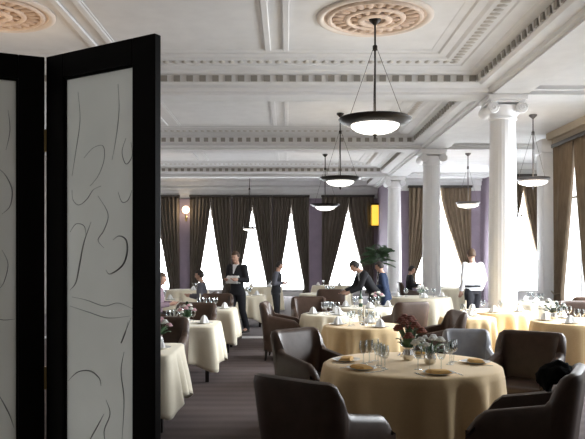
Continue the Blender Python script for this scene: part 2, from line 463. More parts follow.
def curtain(cx, y, w, z0, z1, ob, label, m, side=None, hang=1.0, ztie=None, apex=0.0, group=None, d0=.20):
    """pair of drapes meeting at the top and drawn apart below; ob = half opening at the tie level"""
    t = thing('curtain', label, 'curtain', (cx, y, 0), 0 if side is None else (-PI / 2 if side == 'R' else PI / 2), group)
    if ztie is None: ztie = z0 + .75
    h = w / 2
    for s in (-1, 1):
        bm = B(); rows = []
        NV, NU = 26, 44
        for j in range(NV + 1):
            z = z1 - (z1 - z0) * j / NV
            if z >= ztie:
                q = (z1 - z) / (z1 - ztie)
                inner = apex + (ob - apex) * (max(0, (q - .10) / .90) ** 1.2)
            else:
                q = (ztie - z) / (ztie - z0 + 1e-6)
                inner = ob - .10 * ob * smooth01(q)
            row = []
            for i in range(NU + 1):
                u = i / NU
                x = h + (inner - h) * u
                amp = .055 * (.55 + .45 * min(1, (h - inner) / h + .2))
                dy = -d0 + amp * math.sin(u * 2 * PI * 6 + s) + .02 * math.sin(u * 2 * PI * 13 + j * .08)
                row.append(bm.verts.new((s * x, dy, z)))
            rows.append(row)
        loft(bm, rows, False)
        o = finish(bm, 'drape', m, t, ang=80)
        md = o.modifiers.new('thickness', 'SOLIDIFY'); md.thickness = .012
        bt = B(); tube(bt, [(s * h, -d0 - .08, ztie + .05), (s * (h + ob) / 2, -d0 - .1, ztie - .02), (s * ob, -d0 - .06, ztie + .02)], .018, 6)
        finish(bt, 'tieback', m, t)
    bm = B(); box(bm, -h - .02, h + .02, -d0 - .09, -d0 + .09, z1 - .02, z1 + .07, .01)
    finish(bm, 'curtain_rail', M['rail'], t)
    return t
ZT = EYE + 2.70
Zs = .32
far = [(157, 46, 11.5, 'leftmost far curtains, half hidden behind the folding screen'),
       (211, 41, 11.0, 'dark far curtains parted over the first white window right of the screen'),
       (252.5, 39, 13.0, 'dark far curtains parted behind the small distant hanging lamp'),
       (291, 36, 11.5, 'dark far curtains parted left of the lavender pilaster at mid wall'),
       (347.5, 52, 17.0, 'dark far curtains parted behind the bending waiter')]
for px, wp, ob, lab in far:
    w = wp * 31 / F
    window(X(px, 31), Y1, w - .25, Zs, EYE + 2.55, M['pane_far'])
    curtain(X(px, 31), Y1, w, .12, ZT, 1.12 * ob * 31 / F, lab, M['drape'], ztie=.5)
# dark stretch of curtain left of column three
w = 12 * 31 / F
window(X(439, YA), YA, 2.15, .6, EYE + 2.62, M['pane_bay'])
curtain(X(439, YA), YA, 2.46, .5, EYE + 2.76, .98, 'brown curtains swept wide apart, seen left of the nearest column', M['drape_w'], ztie=.95, apex=.03)
window(X(521, YBW), YBW, 1.45, .6, EYE + 2.62, M['pane_bay'])
curtain(X(521, YBW), YBW, 1.60, .5, EYE + 2.78, .68, 'tan curtains parted between the nearest column and the white pilaster', M['drape_w'], ztie=.9)
window(XR, 16.25, 2.2, .6, EYE + 2.6, M['pane_side'], 'R')
curtain(XR, 16.25, 2.42, .25, EYE + 2.76, .72, 'tall tan curtains on the right wall at the picture edge', M['drape_w'], 'R', ztie=.8, d0=.22)
def daylight(x, y, z, w, h, tilt, e, rz):
    l = bpy.data.lights.new('daylight', 'AREA'); l.shape = 'RECTANGLE'; l.size = w; l.size_y = h; l.energy = e
    l.color = (.90, .95, 1.0); l.spread = math.radians(130)
    o = bpy.data.objects.new('daylight', l); COL.objects.link(o); o.location = (x, y, z)
    o.rotation_euler = (math.radians(90 - tilt), 0, rz)      # skylight falls downwards into the room
for y in (12.9, 10.0, 7.1):
    window(XR, y, 1.7, .7, EYE + 2.6, M['pane_side'], 'R')
    daylight(XR - .45, y, 2.5, 1.5, 3.0, 28, 420 if y > 12 else 230 if y > 8 else 70, math.radians(90))
for y in (27.5, 23, 18.5, 14, 9.5):  # unseen left-wall windows, added to help light the room
    window(XL, y, 1.4, .7, EYE + 2.5, M['left_fill'], 'L')

# ------------------------------------------------------------------ folding screen
H2 = 2.40; hs = H2 - EYE
dR = hs * F / (VY - 33); dH = hs * F / (VY - 57.0)
pR = Vector((X(154.3, dR), dR, 0)); pH = Vector((X(45.6, dH), dH, 0))
dL = hs * F / (VY - 52.3)
pL0 = Vector((X(0, dL), dL, 0))
PW = (pR - pH).length
scr = thing('folding_screen', 'tall black framed folding screen with frosted etched glass panels', 'screen', ((pH.x), pH.y, 0))
TH = .03
def panel(origin, direction, strokes):
    """origin: world base point of the hinge end; direction: unit vector along the panel"""
    d = direction.normalized(); nrm = Vector((d.y, -d.x, 0))
    if nrm.y > 0: nrm = -nrm            # towards the camera
    def W(u, v, k): return origin + d * u + Vector((0, 0, v)) - nrm * k - scr.location
    def pbox(bm, u0, u1, v0, v1, k0, k1, bev=0):
        vs = [bm.verts.new(W(u, v, k)) for k in (k0, k1) for v in (v0, v1) for u in (u0, u1)]
        for f in ((0, 1, 3, 2), (4, 6, 7, 5), (0, 4, 5, 1), (2, 3, 7, 6), (0, 2, 6, 4), (1, 5, 7, 3)):
            bm.faces.new([vs[i] for i in f])
    bm = B()
    s0, s1 = .088, .098
    pbox(bm, 0, s0, .02, H2, 0, TH); pbox(bm, PW - s1, PW, .02, H2, 0, TH)
    pbox(bm, s0, PW - s1, H2 - .085, H2, 0, TH); pbox(bm, s0, PW - s1, .08, .34, 0, TH)
    # small glazing beads round the glass
    g0, g1, b0, b1 = s0, PW - s1, .34, H2 - .085
    for (u0, u1, v0, v1) in ((g0, g0 + .008, b0, b1), (g1 - .008, g1, b0, b1), (g0, g1, b1 - .008, b1), (g0, g1, b0, b0 + .008)):
        pbox(bm, u0, u1, v0, v1, .008, TH - .008)
    o = finish(bm, 'screen_panel', M['black_wood'], scr, smooth=False)
    md = o.modifiers.new('bevel', 'BEVEL'); md.width = .003; md.segments = 2
    bm = B(); pbox(bm, g0 + .004, g1 - .004, b0 + .004, b1 - .004, TH * .5 - .003, TH * .5 + .003)
    k = TH * .5 - .004
    for st in strokes:
        ws = []
        for (px, py) in st[1]:
            # where the sight line meets the glass
            rx, ry, rz = (px - VX) / F, 1.0, (VY - py) / F
            q = origin - nrm * k
            t = (q.x * nrm.x + q.y * nrm.y) / (rx * nrm.x + ry * nrm.y)
            ws.append(Vector((rx * t, t, EYE + rz * t)) - scr.location)
        pts = spline(ws, 6)
        n = len(pts)
        tube(bm, pts, [max(.0006, .62 * st[0] * math.sin(PI * (i + .6) / (n + .2))) for i in range(n)], 6, 1)
    finish(bm, 'glass_pane', [M['frosted'], M['etch']], o)
strokes_r = [
    (.0042, [(91, 222), (84, 242), (80, 262), (76, 282), (70, 290)]),
    (.0050, [(113, 240), (119, 236), (126, 240), (127, 253), (122, 266), (110, 274), (106, 270)]),
    (.0022, [(72, 297), (86, 300), (104, 306), (118, 303), (133, 309)]),
    (.0022, [(70, 306), (88, 312), (108, 318), (130, 316)]),
    (.0030, [(128, 322), (125, 334), (121, 343), (126, 330), (131, 318)]),
    (.0038, [(68, 381), (78, 372), (90, 371), (99, 378), (101, 386)]),
    (.0034, [(104, 414), (98, 425), (90, 440), (84, 456)]),
    (.0030, [(124, 352), (121, 372), (124, 400), (122, 440)]),
    (.0020, [(72, 190), (73, 200), (79, 205), (87, 199), (93, 190), (101, 186)]),
    (.0016, [(84, 158), (93, 148), (103, 146), (104, 160), (98, 176), (90, 186)]),
    (.0022, [(126, 138), (122, 152), (126, 164), (132, 156), (131, 142)]),
    (.0024, [(118, 192), (122, 202), (128, 200), (132, 190)]),
    (.0018, [(118, 84), (119, 110), (116, 138), (112, 160)]),
    (.0022, [(70, 232), (76, 224), (84, 226), (86, 236)]),
    (.0018, [(78, 92), (80, 120), (76, 150), (72, 176)]),
    (.0026, [(98, 196), (108, 214), (104, 230), (98, 240), (104, 248)]),
    (.0030, [(106, 400), (110, 414), (104, 432), (108, 452)]),
]
strokes_l = [
    (.0040, [(-2, 168), (6, 176), (12, 190), (10, 206), (2, 214)]),
    (.0026, [(-4, 318), (4, 320), (15, 319)]),
    (.0040, [(-3, 392), (4, 404), (10, 416), (14, 428)]),
    (.0026, [(2, 250), (8, 264), (4, 282), (-2, 290)]),
    (.0024, [(8, 110), (10, 130), (6, 150)]),
]
panel(pH + (pR - pH).normalized() * .002, pR - pH, strokes_r)
pdir = (pL0 - pH).normalized()
panel(pH + pdir * .003, pdir, strokes_l)
for z in (.4, 1.25, 2.1):
    bm = B(); lathe(bm, [(.006, z - .04), (.006, z + .04)], 8)
    finish(bm, 'hinge', M['brass'], scr)

# ------------------------------------------------------------------ pendant lamps
def make_pendant(R, zc, zr, kind, bf=.66):
    """zc: ceiling height, zr: rim height"""
    mb = M['bronze'] if kind == 0 else M['bronze_l']
    t = thing('pendant_lamp', '', 'hanging lamp')
    L = zc - zr
    bm = B(); lathe(bm, [(.01, L), (.09, L), (.085, L - .03), (.04, L - .07), (.02, L - .09)], 20); finish(bm, 'ceiling_canopy', mb, t)
    bm = B(); tube(bm, [(0, 0, L - .05), (0, 0, .0)], .014, 8)
    lathe(bm, [(.012, L * .71 + .05), (.035, L * .71 + .03), (.035, L * .71 - .03), (.012, L * .71 - .05)], 12)
    finish(bm, 'stem', mb, t)
    for k in range(3):
        a = 2 * PI * k / 3 + .35
        bm = B(); tube(bm, [(.03 * math.cos(a), .03 * math.sin(a), L * .71), (R * .9 * math.cos(a), R * .9 * math.sin(a), .02)], .004, 6)
        finish(bm, 'chain', mb, t)
    bm = B()
    lathe(bm, [(R * .60, -.085), (R * .70, -.082), (R * .86, -.055), (R * .97, -.025), (R, 0), (R * .99, .012), (R * .95, .012), (R * .92, -.01), (R * .82, -.04), (R * .64, -.065), (R * .60, -.07)], 40, cap0=False, cap1=False)
    for k in range(3):
        a = 2 * PI * k / 3 + 1.4
        tube(bm, [(.0, .0, -.02), (R * .9 * math.cos(a), R * .9 * math.sin(a), -.02)], .010, 6)
    finish(bm, 'rim', mb, t)
    bm = B()
    r = R * bf
    lathe(bm, [(r * math.cos(q * PI / 2 / 10), -.075 - .14 * (R / .53) * math.sin(q * PI / 2 / 10)) for q in range(10)] + [(.015, -.075 - .14 * (R / .53))], 32, cap0=False)
    o = finish(bm, 'glass_bowl', M['bowl'], t)
    bm = B(); zb = -.075 - .14 * (R / .53)
    lathe(bm, [(.008, zb + .01), (.03, zb), (.035, zb - .02), (.015, zb - .035), (.022, zb - .05), (.003, zb - .075)], 12); finish(bm, 'finial', mb, t)
    return t
def lamp_light(x, y, z, e, col=(1, .78, .52), r=.15):
    l = bpy.data.lights.new('bulb_light', 'POINT'); l.energy = e; l.color = col; l.shadow_soft_size = r
    o = bpy.data.objects.new('bulb_light', l); COL.objects.link(o); o.location = (x, y, z)
ped = [(1.27, 10.1, 2.0, .53, 'large bronze bowl lamp hanging nearest, above the main dining tables'),
       (1.27, 16.7, 1.91, .50, 'second bronze bowl lamp, hanging behind and below the nearest one'),
       (1.27, 23.3, 1.78, .50, 'third bronze bowl lamp, hanging just in front of the far curtains')]
for i, (x, y, h, R, lab) in enumerate(ped):
    t = make_pendant(R, ZC - .03, EYE + h, 0); t.location = (x, y, EYE + h); t['label'] = lab
    lamp_light(x, y, EYE + h + .14, 18)
t = make_pendant(.27, ZC - .03, EYE + 1.25, 0, .93); t.location = (X(249.5, 28.5), 28.5, EYE + 1.25)
t['label'] = 'small distant bowl lamp hanging low before the far curtains'
for (px, d, h, lab) in ((533, 15.65, 1.78, 'grey bowl lamp hanging in the side aisle right of the nearest column'),
                        (468, 21.4, 1.70, 'grey bowl lamp hanging in the side aisle left of the nearest column')):
    t = make_pendant(.37, ZA, EYE + h, 1, .86); t.location = (X(px, d), d, EYE + h); t['label'] = lab
    lamp_light(X(px, d), d, EYE + h + .12, 16)
# hidden-from-view bowl lamps of the left row
for y in (9.9, 16.7, 23.3):
    lamp_light(-4.15, y, EYE + 2.1, 36 if y < 12 else 12, (1, .68, .38))

# wall sconce and framed amber glowing box on the far wall
t = thing('wall_sconce', 'small glowing wall lamp high on the lavender pilaster at far left', 'wall lamp', (X(186, 30.8), 30.85, EYE + 45.5 * 31 / F))
bm = B(); lathe(bm, [(.0, -.02), (.09, 0), (.12, .08), (.09, .17), (.0, .2)], 16, cap0=False, cap1=False); ball(bm, (0, -.12, .1), .16, 16, 10)
finish(bm, 'globe', M['globe'], t)
bm = B(); tube(bm, [(0, 0, -.25), (0, -.08, -.2), (0, -.12, -.08)], .02, 8); box(bm, -.05, .05, -.015, .0, -.4, -.15, .01); finish(bm, 'bracket', M['brass'], t)
lamp_light(X(186, 30.5), 30.45, EYE + 46.5 * 31 / F, 14, r=.08)
t = thing('amber_box', 'tall amber glowing box on the far wall above the potted palm', 'wall lamp', (X(377, 30.7), 30.8, EYE + 1.27))
bm = B(); box(bm, -.27, .27, -.22, .1, .15, 1.05, .06, 3); finish(bm, 'amber_box_panel', M['amber'], t)
bm = B(); box(bm, -.3, .3, -.26, .14, 1.05, 1.12, .02); box(bm, -.3, .3, -.26, .14, .08, .15, .02); box(bm, -.05, .05, .06, .2, .2, 1.0)
for sx in (-1, 1): box(bm, sx * .27 - .015, sx * .27 + .015, -.24, -.21, .15, 1.05)
finish(bm, 'amber_box_frame', M['bronze'], t)

# ------------------------------------------------------------------ tub armchairs
def make_chair(leather=None, label=''):
    lm = leather or M['leather']
    t = thing('armchair', label, 'chair')
    # U path, chair faces +Y: from front of left arm round the back to front of right arm
    hw, dep, rc = .31, .30, .13
    path = []
    path += [(-hw, dep - .0 - k * (2 * dep - rc) / 8) for k in range(8)]
    for k in range(7):
        a = PI + (PI / 2) * k / 6
        path.append((-hw + rc + rc * math.cos(a), -dep + rc + rc * math.sin(a)))
    nb = 8
    path += [(-hw + rc + (2 * hw - 2 * rc) * k / nb, -dep) for k in range(1, nb)]
    for k in range(7):
        a = -PI / 2 + (PI / 2) * k / 6
        path.append((hw - rc + rc * math.cos(a), -dep + rc + rc * math.sin(a)))
    path += [(hw, dep - k * (2 * dep - rc) / 8) for k in range(7, -1, -1)]
    N = len(path)
    def top(i):
        x, y = path[i]
        if y < -dep + rc * 1.0:
            q = smooth01((y + dep - .012) / (rc * .88)); return .90 - .20 * q
        q = (y - (-dep + rc)) / (2 * dep - rc)
        return .70 - .09 * q - .11 * smooth01((q - .72) / .28) ** 2
    def nrm(i):
        a = Vector(path[max(i - 1, 0)]); b = Vector(path[min(i + 1, N - 1)]); d = (b - a).normalized()
        return Vector((d.y, -d.x))      # outward
    th = .075
    def section(bm, i):
        n = nrm(i); p = Vector(path[i]); zt = top(i)
        back = max(0, min(1, (zt - .70) / .2))
        tilt = .07 * back
        pts = []
        z0 = .14
        def q(off, z):
            lean = tilt * (z - .4) / .5 if z > .4 else 0
            c = p + n * (off + lean)
            return bm.verts.new((c.x, c.y, z))
        pts = [q(0, z0), q(.004, .3), q(.008, .5), q(.008, zt - .05), q(-.006, zt - .012), q(-th / 2, zt), q(-th + .006, zt - .012), q(-th - .004, zt - .05), q(-th - .01, .5), q(-th, .32), q(-th + .01, z0)]
        return pts
    i0, i1 = 9, N - 10
    for (a, b, nm) in ((0, i0, 'armrest'), (i0, i1, 'backrest'), (i1, N - 1, 'armrest')):
        bm = B(); secs = [section(bm, i) for i in range(a, b + 1)]
        loft(bm, secs, True, True, True)
        finish(bm, nm, lm, t, ang=50)
    bm = B(); box(bm, -hw + .07, hw - .07, -dep + .07, dep + .03, .30, .46, .04, 3); finish(bm, 'seat', lm, t)
    bm = B(); box(bm, -hw + .02, hw - .02, -dep + .02, dep - .01, .16, .30, .01); finish(bm, 'seat_frame', lm, t)
    for sx in (-1, 1):
        for sy in (-1, 1):
            bm = B(); rings = []
            for z, r, o in ((0, .014, .02), (.18, .024, 0)):
                cx, cy = sx * (hw - .045 + o), sy * (dep - .06 + o)
                rings.append([bm.verts.new((cx + dx * r, cy + dy * r, z)) for dx, dy in ((-1, -1), (1, -1), (1, 1), (-1, 1))])
            loft(bm, rings, True, True, True); finish(bm, 'leg', M['leg'], t, smooth=False)
    return t
CH = [None, None]
def chair(x, y, face, label, kind=0, group=None):
    """face: heading in degrees, 0 = towards +Y, 90 = towards +X"""
    rz = -math.radians(face)
    if CH[kind] is None:
        CH[kind] = make_chair(M['leather'] if kind == 0 else M['leather_sheen'], label)
        CH[kind].scale = (1.07, 1.07, 1.05); CH[kind].location = (x, y, 0); CH[kind].rotation_euler = (0, 0, rz)
        if group: CH[kind]['group'] = group
        return CH[kind]
    return dup(CH[kind], (x, y, 0), rz, label, group)

chair(.25, 4.58, 40, 'dark brown leather armchair with its back to us, left foreground')
chair(.30, 7.08, 138, 'brown leather armchair at left edge of the main round table')
chair(2.28, 6.78, -146, 'brown leather armchair behind the right side of the main table')
chair(1.64, 4.85, -62, 'dark brown leather armchair in the right foreground corner, jacket on its back')
chair(2.02, 7.72, -176, 'pale armchair facing us behind the main table, window shine painted in', 1).scale = (.84, .84, .97)
chair(-.05, 11.75, 95, 'brown armchair side on, left of the pale table in mid aisle')
chair(.44, 13.1, 175, 'brown armchair facing us behind the small pale mid-aisle table')
chair(2.05, 9.75, -95, 'brown armchair directly behind the rust red flowers')
chair(2.0, 12.1, -20, 'brown armchair in front of the table where the waiter bends')
chair(4.95, 11.75, -170, 'dark armchair behind the large table at the right edge')
chair(-1.56, 8.45, 180, 'dark armchair between the two nearest left-hand tables')
chair(-1.50, 11.3, 180, 'dark armchair between second and third left-hand tables')
chair(-1.45, 14.2, 180, 'armchair behind the third left-hand table, before the walking waiter')
chair(3.80, 21.6, 90, 'armchair under the dark suited diner beside the second column')
chair(-2.35, 12.85, 90, 'armchair under the mauve bloused diner, beside the screen edge')
chair(-1.92, 15.5, -90, 'armchair under the grey jacketed diner on the left')
chair(1.05, 17.0, 0, 'brown armchair in front of the white table behind the bending waiter')
chair(5.75, 13.6, 0, 'armchair in the side aisle beside the nearest column')

# ------------------------------------------------------------------ tables and cloths
def round_cloth(R, zt, hem, seed, nf=11, amp=.095, flare=.03):
    bm = B(); n = 120; rings = []; rnd = random.Random(seed)
    ph = [rnd.uniform(0, 6.28) for _ in range(4)]
    def fold(a): return .6 * math.cos(nf * a + ph[0] + .8 * math.sin(2 * a + ph[1])) + .4 * math.cos((nf * 1.0 + 5) * a + ph[2]) 
    for r in (.02, R * .5, R * .85, R - .015):
        rings.append([bm.verts.new((r * math.cos(2 * PI * k / n), r * math.sin(2 * PI * k / n), zt)) for k in range(n)])
    for j in range(12):
        q = j / 11
        z = zt - .012 - (zt - hem) * q
        rg = []
        for k in range(n):
            a = 2 * PI * k / n
            rr = R + .006 + flare * q + amp * (q ** .55) * fold(a)
            rg.append(bm.verts.new((rr * math.cos(a), rr * math.sin(a), z + .012 * math.sin(3 * a + ph[3]) * q)))
        rings.append(rg)
    loft(bm, rings, True, True, False)
    return bm
def square_cloth(h, zt, hem, seed):
    bm = B(); n = 128; rings = []; rnd = random.Random(seed); p0 = rnd.uniform(0, 6)
    def sup(a, r, e):
        c, s = math.cos(a), math.sin(a)
        d = (abs(c) ** e + abs(s) ** e) ** (1 / e); return r / d
    for r in (.02, h * .6, h - .01):
        rings.append([bm.verts.new((sup(2 * PI * k / n, r, 14) * math.cos(2 * PI * k / n), sup(2 * PI * k / n, r, 14) * math.sin(2 * PI * k / n), zt)) for k in range(n)])
    for j in range(12):
        q = j / 11; rg = []
        for k in range(n):
            a = 2 * PI * k / n
            corner = abs(math.sin(2 * a)) ** 6
            e = 14 - 9 * q
            rr = sup(a, h + .008, e) * 1.0 + .05 * q + .07 * q * corner + .06 * q ** .7 * math.sin(13 * a + p0) * (1 - .5 * corner)
            z = zt - .012 - (zt - hem) * q * (1 + 0 * corner) + .13 * q * (1 - corner) 
            rg.append(bm.verts.new((rr * math.cos(a), rr * math.sin(a), z)))
        rings.append(rg)
    loft(bm, rings, True, True, False)
    return bm
ZTAB = .75
def table(x, y, R, shape, hem, desc, mcloth, seed):
    t = thing('dining_table', 'table under the cloth of the ' + desc, 'table', (x, y, 0))
    zt = ZTAB - .006
    bm = B()
    if shape == 'r': lathe(bm, [(R - .03, zt - .035), (R - .008, zt - .03), (R - .008, zt - .004), (R - .02, zt)], 40)
    else: box(bm, -R + .05, R - .05, -R + .05, R - .05, zt - .035, zt, .005)
    finish(bm, 'tabletop', M['leg'], t)
    if shape == 'r':
        bm = B(); lathe(bm, [(.05, .08), (.045, .3), (.05, .6), (.09, zt - .035)], 20); finish(bm, 'pedestal', M['leg'], t)
        for k in range(4):
            a = PI / 4 + k * PI / 2; l = min(.36, R * .62)
            bm = B(); tube(bm, [(.03 * math.cos(a), .03 * math.sin(a), .10), (l * .5 * math.cos(a), l * .5 * math.sin(a), .07), (l * math.cos(a), l * math.sin(a), .022)], [.03, .026, .022], 8)
            finish(bm, 'foot', M['leg'], t)
    else:
        for sx in (-1, 1):
            for sy in (-1, 1):
                bm = B(); cx, cy = sx * (R - .10), sy * (R - .10); box(bm, cx - .025, cx + .025, cy - .025, cy + .025, 0, zt - .035, .004)
                finish(bm, 'leg', M['leg'], t)
    bm = round_cloth(R, ZTAB, hem, seed) if shape == 'r' else square_cloth(R, ZTAB, hem, seed)
    o = finish(bm, 'tablecloth', mcloth, ang=80)
    md = o.modifiers.new('thickness', 'SOLIDIFY'); md.thickness = .003; md.offset = 1
    o.location = (x, y, 0)
    tag(o, 'cloth draped to the floor on the ' + desc if hem < .1 else 'cloth hanging in points on the ' + desc, 'tablecloth')
    return t
C, W = M['cloth'], M['cloth_w']
T = {
 'main': (1.09, 6.15, .765, 'r', .03, 'big round cream table in the foreground', C),
 't2': (1.06, 9.65, .55, 'r', .03, 'second cream round table, right behind the foreground one', C),
 't3': (1.52, 13.25, .60, 'r', .03, 'white table where the waiter bends', W),
 't4': (.70, 11.6, .46, 'r', .03, 'small pale table between dark chairs left of centre', W),
 't5': (.98, 18.2, .65, 'r', .03, 'white table beyond the bending waiter, left of him', W),
 't6': (2.84, 11.0, .42, 'r', .03, 'small cream table above the pale grey armchair', C),
 't7': (3.66, 12.3, .60, 'r', .03, 'cream table standing against the nearest column', C),
 't8': (4.35, 10.3, .72, 'r', .03, 'large cream table cut by the right picture edge', C),
 't9': (3.17, 16.7, .72, 'r', .03, 'cream table between the first two columns', W),
 't10': (5.3, 14.7, .55, 'r', .03, 'white table in the side aisle by the windows', W),
 't11': (5.05, 21.6, .6, 'r', .03, 'distant white table by the swept-back brown curtains', W),
 'l1': (-1.62, 7.15, .50, 's', .16, 'nearest left-hand square table, cut off by the screen', W),
 'l2': (-1.50, 9.9, .52, 's', .16, 'second left-hand square table along the aisle', W),
 'l3': (-1.45, 12.8, .50, 's', .16, 'third left-hand square table along the aisle', W),
 'l4': (-1.02, 17.4, .46, 's', .10, 'square table just behind the walking waiter', W),
 'l6': (-2.95, 15.5, .55, 's', .16, 'square table of the grey jacketed diner', W),
 'l7': (-2.9, 20.5, .6, 'r', .03, 'white table under the first far window', W),
 'l9': (-.75, 22.6, .6, 'r', .03, 'white table beyond the second standing waiter', W),
 'c2': (1.5, 23.6, .65, 'r', .03, 'white table below the third hanging lamp', W),
}
for i, (k, (x, y, R, sh, hem, desc, mc)) in enumerate(T.items()):
    table(x, y, R, sh, hem, desc, mc, 10 + i)

# ------------------------------------------------------------------ tableware
def make_glass():
    t = thing('wine_glass', '', 'glass')
    bm = B(); lathe(bm, [(.033, 0), (.032, .003), (.006, .008), (.0045, .03), (.0045, .085)], 16, cap1=False); finish(bm, 'stem', M['glass'], t)
    bm = B(); lathe(bm, [(.0045, .085), (.022, .096), (.037, .125), (.038, .16), (.031, .20), (.0295, .20), (.036, .16), (.035, .127), (.02, .10)], 18, cap0=False); finish(bm, 'bowl', M['glass'], t)
    return t
def make_plate():
    bm = B(); lathe(bm, [(.07, 0), (.085, .006), (.125, .018), (.126, .021), (.085, .011), (.01, .008)], 32)
    o = finish(bm, 'dinner_plate', M['porcelain']); o['category'] = 'plate'; return o
def make_napkin(m):
    bm = B(); rings = []
    for q, (w, h) in enumerate(((.055, .0), (.06, .02), (.05, .05), (.035, .085), (.012, .11))):
        rings.append([bm.verts.new((w * (1 + .35 * math.cos(4 * a)) * math.cos(a), w * .8 * (1 + .35 * math.cos(4 * a)) * math.sin(a), h)) for a in [2 * PI * k / 24 for k in range(24)]])
    loft(bm, rings, True, True, True)
    o = finish(bm, 'folded_napkin', m); o['category'] = 'napkin'; return o
def make_flat_napkin(m):
    bm = B(); rings = []
    for z, s in ((0, 1), (.012, 1.02), (.018, .9), (.026, .8), (.028, .5)):
        rings.append([bm.verts.new((x * s, y * s, z + .004 * math.sin(x * 40))) for x, y in ((-.09, -.05), (0, -.055), (.09, -.05), (.095, 0), (.09, .05), (0, .055), (-.09, .05), (-.095, 0))])
    loft(bm, rings, True, True, True)
    o = finish(bm, 'folded_napkin', m); o['category'] = 'napkin'; return o
def make_knife():
    bm = B(); box(bm, -.006, .006, -.10, 0, 0, .005, .002); box(bm, -.008, .008, 0, .11, .001, .003, .0006)
    o = finish(bm, 'table_knife', M['silver']); o['category'] = 'knife'; return o
def make_fork():
    bm = B(); box(bm, -.005, .005, -.10, .03, 0, .004, .0015); box(bm, -.011, .011, .03, .055, .001, .0035, .001)
    for q in range(4): box(bm, -.011 + q * .0062, -.0078 + q * .0062, .055, .10, .001, .003)
    o = finish(bm, 'table_fork', M['silver']); o['category'] = 'fork'; return o
def make_bottle():
    t = thing('wine_bottle', '', 'bottle')
    bm = B(); lathe(bm, [(.034, 0), (.037, .01), (.037, .19), (.03, .215), (.014, .24), (.0135, .29), (.016, .295), (.016, .31)], 20); finish(bm, 'bottle_body', M['bottle'], t)
    bm = B(); lathe(bm, [(.0378, .07), (.0378, .15)], 20, cap0=False, cap1=False); finish(bm, 'bottle_label', M['label'], t)
    return t
def make_candle():
    t = thing('candlestick', '', 'candlestick')
    bm = B(); lathe(bm, [(.045, 0), (.042, .01), (.012, .02), (.009, .09), (.02, .1), (.018, .12)], 16); finish(bm, 'holder', M['silver'], t)
    bm = B(); lathe(bm, [(.011, .115), (.011, .26), (.004, .265)], 12); finish(bm, 'candle', M['candle'], t)
    return t
P = {}
def put(kind, maker, x, y, label, group=None, rz=0, z=ZTAB + .002):
    if kind not in P:
        o = maker(); P[kind] = o; o.location = (x, y, z); o.rotation_euler = (0, 0, rz); o['label'] = label
        if group: o['group'] = group
        return o
    return dup(P[kind], (x, y, z), rz, label, group)

def setting(key, angles, desc, napk='napkin', glasses=2, cut=False):
    x, y, R = T[key][:3]
    for a in angles:
        ar = math.radians(a); c, s = math.cos(ar), math.sin(ar)
        r = R - .19; tx, ty = -s, c
        put('plate', make_plate, x + c * r, y + s * r, 'white dinner plate on the ' + desc, 'plates on the ' + desc, ar)
        put(napk, (lambda: make_napkin(M['napkin_w'])) if napk == 'napkin_w' else (lambda: make_flat_napkin(M['napkin'])), x + c * r, y + s * r,
            ('white folded napkin standing on a plate of the ' if napk == 'napkin_w' else 'gold folded napkin lying on a plate of the ') + desc, 'napkins on the ' + desc, ar + PI / 2, ZTAB + .012)
        for g in range(glasses):
            rg = r - .17; off = .10 - g * .085
            put('glass', make_glass, x + c * rg + tx * off - c * .04 * g, y + s * rg + ty * off - s * .04 * g, 'clear stemmed glass on the ' + desc, 'glasses on the ' + desc)
        if cut:
            put('knife', make_knife, x + c * r + tx * .16, y + s * r + ty * .16, 'silver knife beside a plate of the ' + desc, 'knives on the ' + desc, ar + PI / 2)
            put('fork', make_fork, x + c * r - tx * .16, y + s * r - ty * .16, 'silver fork beside a plate of the ' + desc, 'forks on the ' + desc, ar + PI / 2)
setting('main', (-78, 2, 75, 165, 215), 'foreground round table', 'napkin', 3, True)
setting('t2', (-60, 70, 170), 'second round table', 'napkin_w', 2)
setting('t3', (-90, 10, 170), 'table where the waiter bends', 'napkin_w', 2)
setting('t4', (-60, 60, 180), 'small pale table left of centre', 'napkin_w', 2)
setting('t5', (-70, 60), 'white table beyond the bending waiter', 'napkin_w', 2)
setting('t6', (-120, 60), 'small cream table above the grey armchair', 'napkin_w', 1)
setting('t7', (-110, -30, 180), 'cream table against the nearest column', 'napkin_w', 1)
setting('t8', (100, 170, 230), 'large table at the right edge', 'napkin_w', 2)
setting('t9', (-90, 0, 180), 'cream table between the first two columns', 'napkin_w', 2)
setting('t10', (-120, 120), 'white table in the side aisle', 'napkin_w', 2)
setting('l1', (0, 90), 'nearest left-hand table', 'napkin_w', 2)
setting('l2', (0, 90, 180), 'second left-hand table', 'napkin_w', 2)
setting('l3', (-90, 0, 170), 'third left-hand table', 'napkin_w', 2)
setting('l4', (0, -90), 'table just behind the walking waiter', 'napkin_w', 2)
setting('l6', (0, -90), 'table of the grey jacketed diner', 'napkin_w', 2)
setting('l7', (-60, 10), 'white table under the first far window', 'napkin_w', 1)
setting('l9', (-60, 190), 'table beyond the second standing waiter', 'napkin_w', 1)
setting('c2', (-60, 190), 'table below the third hanging lamp', 'napkin_w', 1)
put('bottle', make_bottle, T['l2'][0] + .08, T['l2'][1] + .05, 'dark green wine bottle on the second left-hand table')
put('bottle', make_bottle, 1.40, 13.3, 'dark wine bottle on the table where the waiter bends')
put('bottle', make_bottle, 4.9, 10.2, 'dark wine bottle on the large table at the right edge')
put('candle', make_candle, 1.06, 9.65, 'silver candlestick in the middle of the second round table')
put('candle', make_candle, 2.82, 11.05, 'silver candlestick on the small cream table above the grey armchair')
put('candle', make_candle, -1.62, 13.05, 'silver candlestick on the third left-hand table')

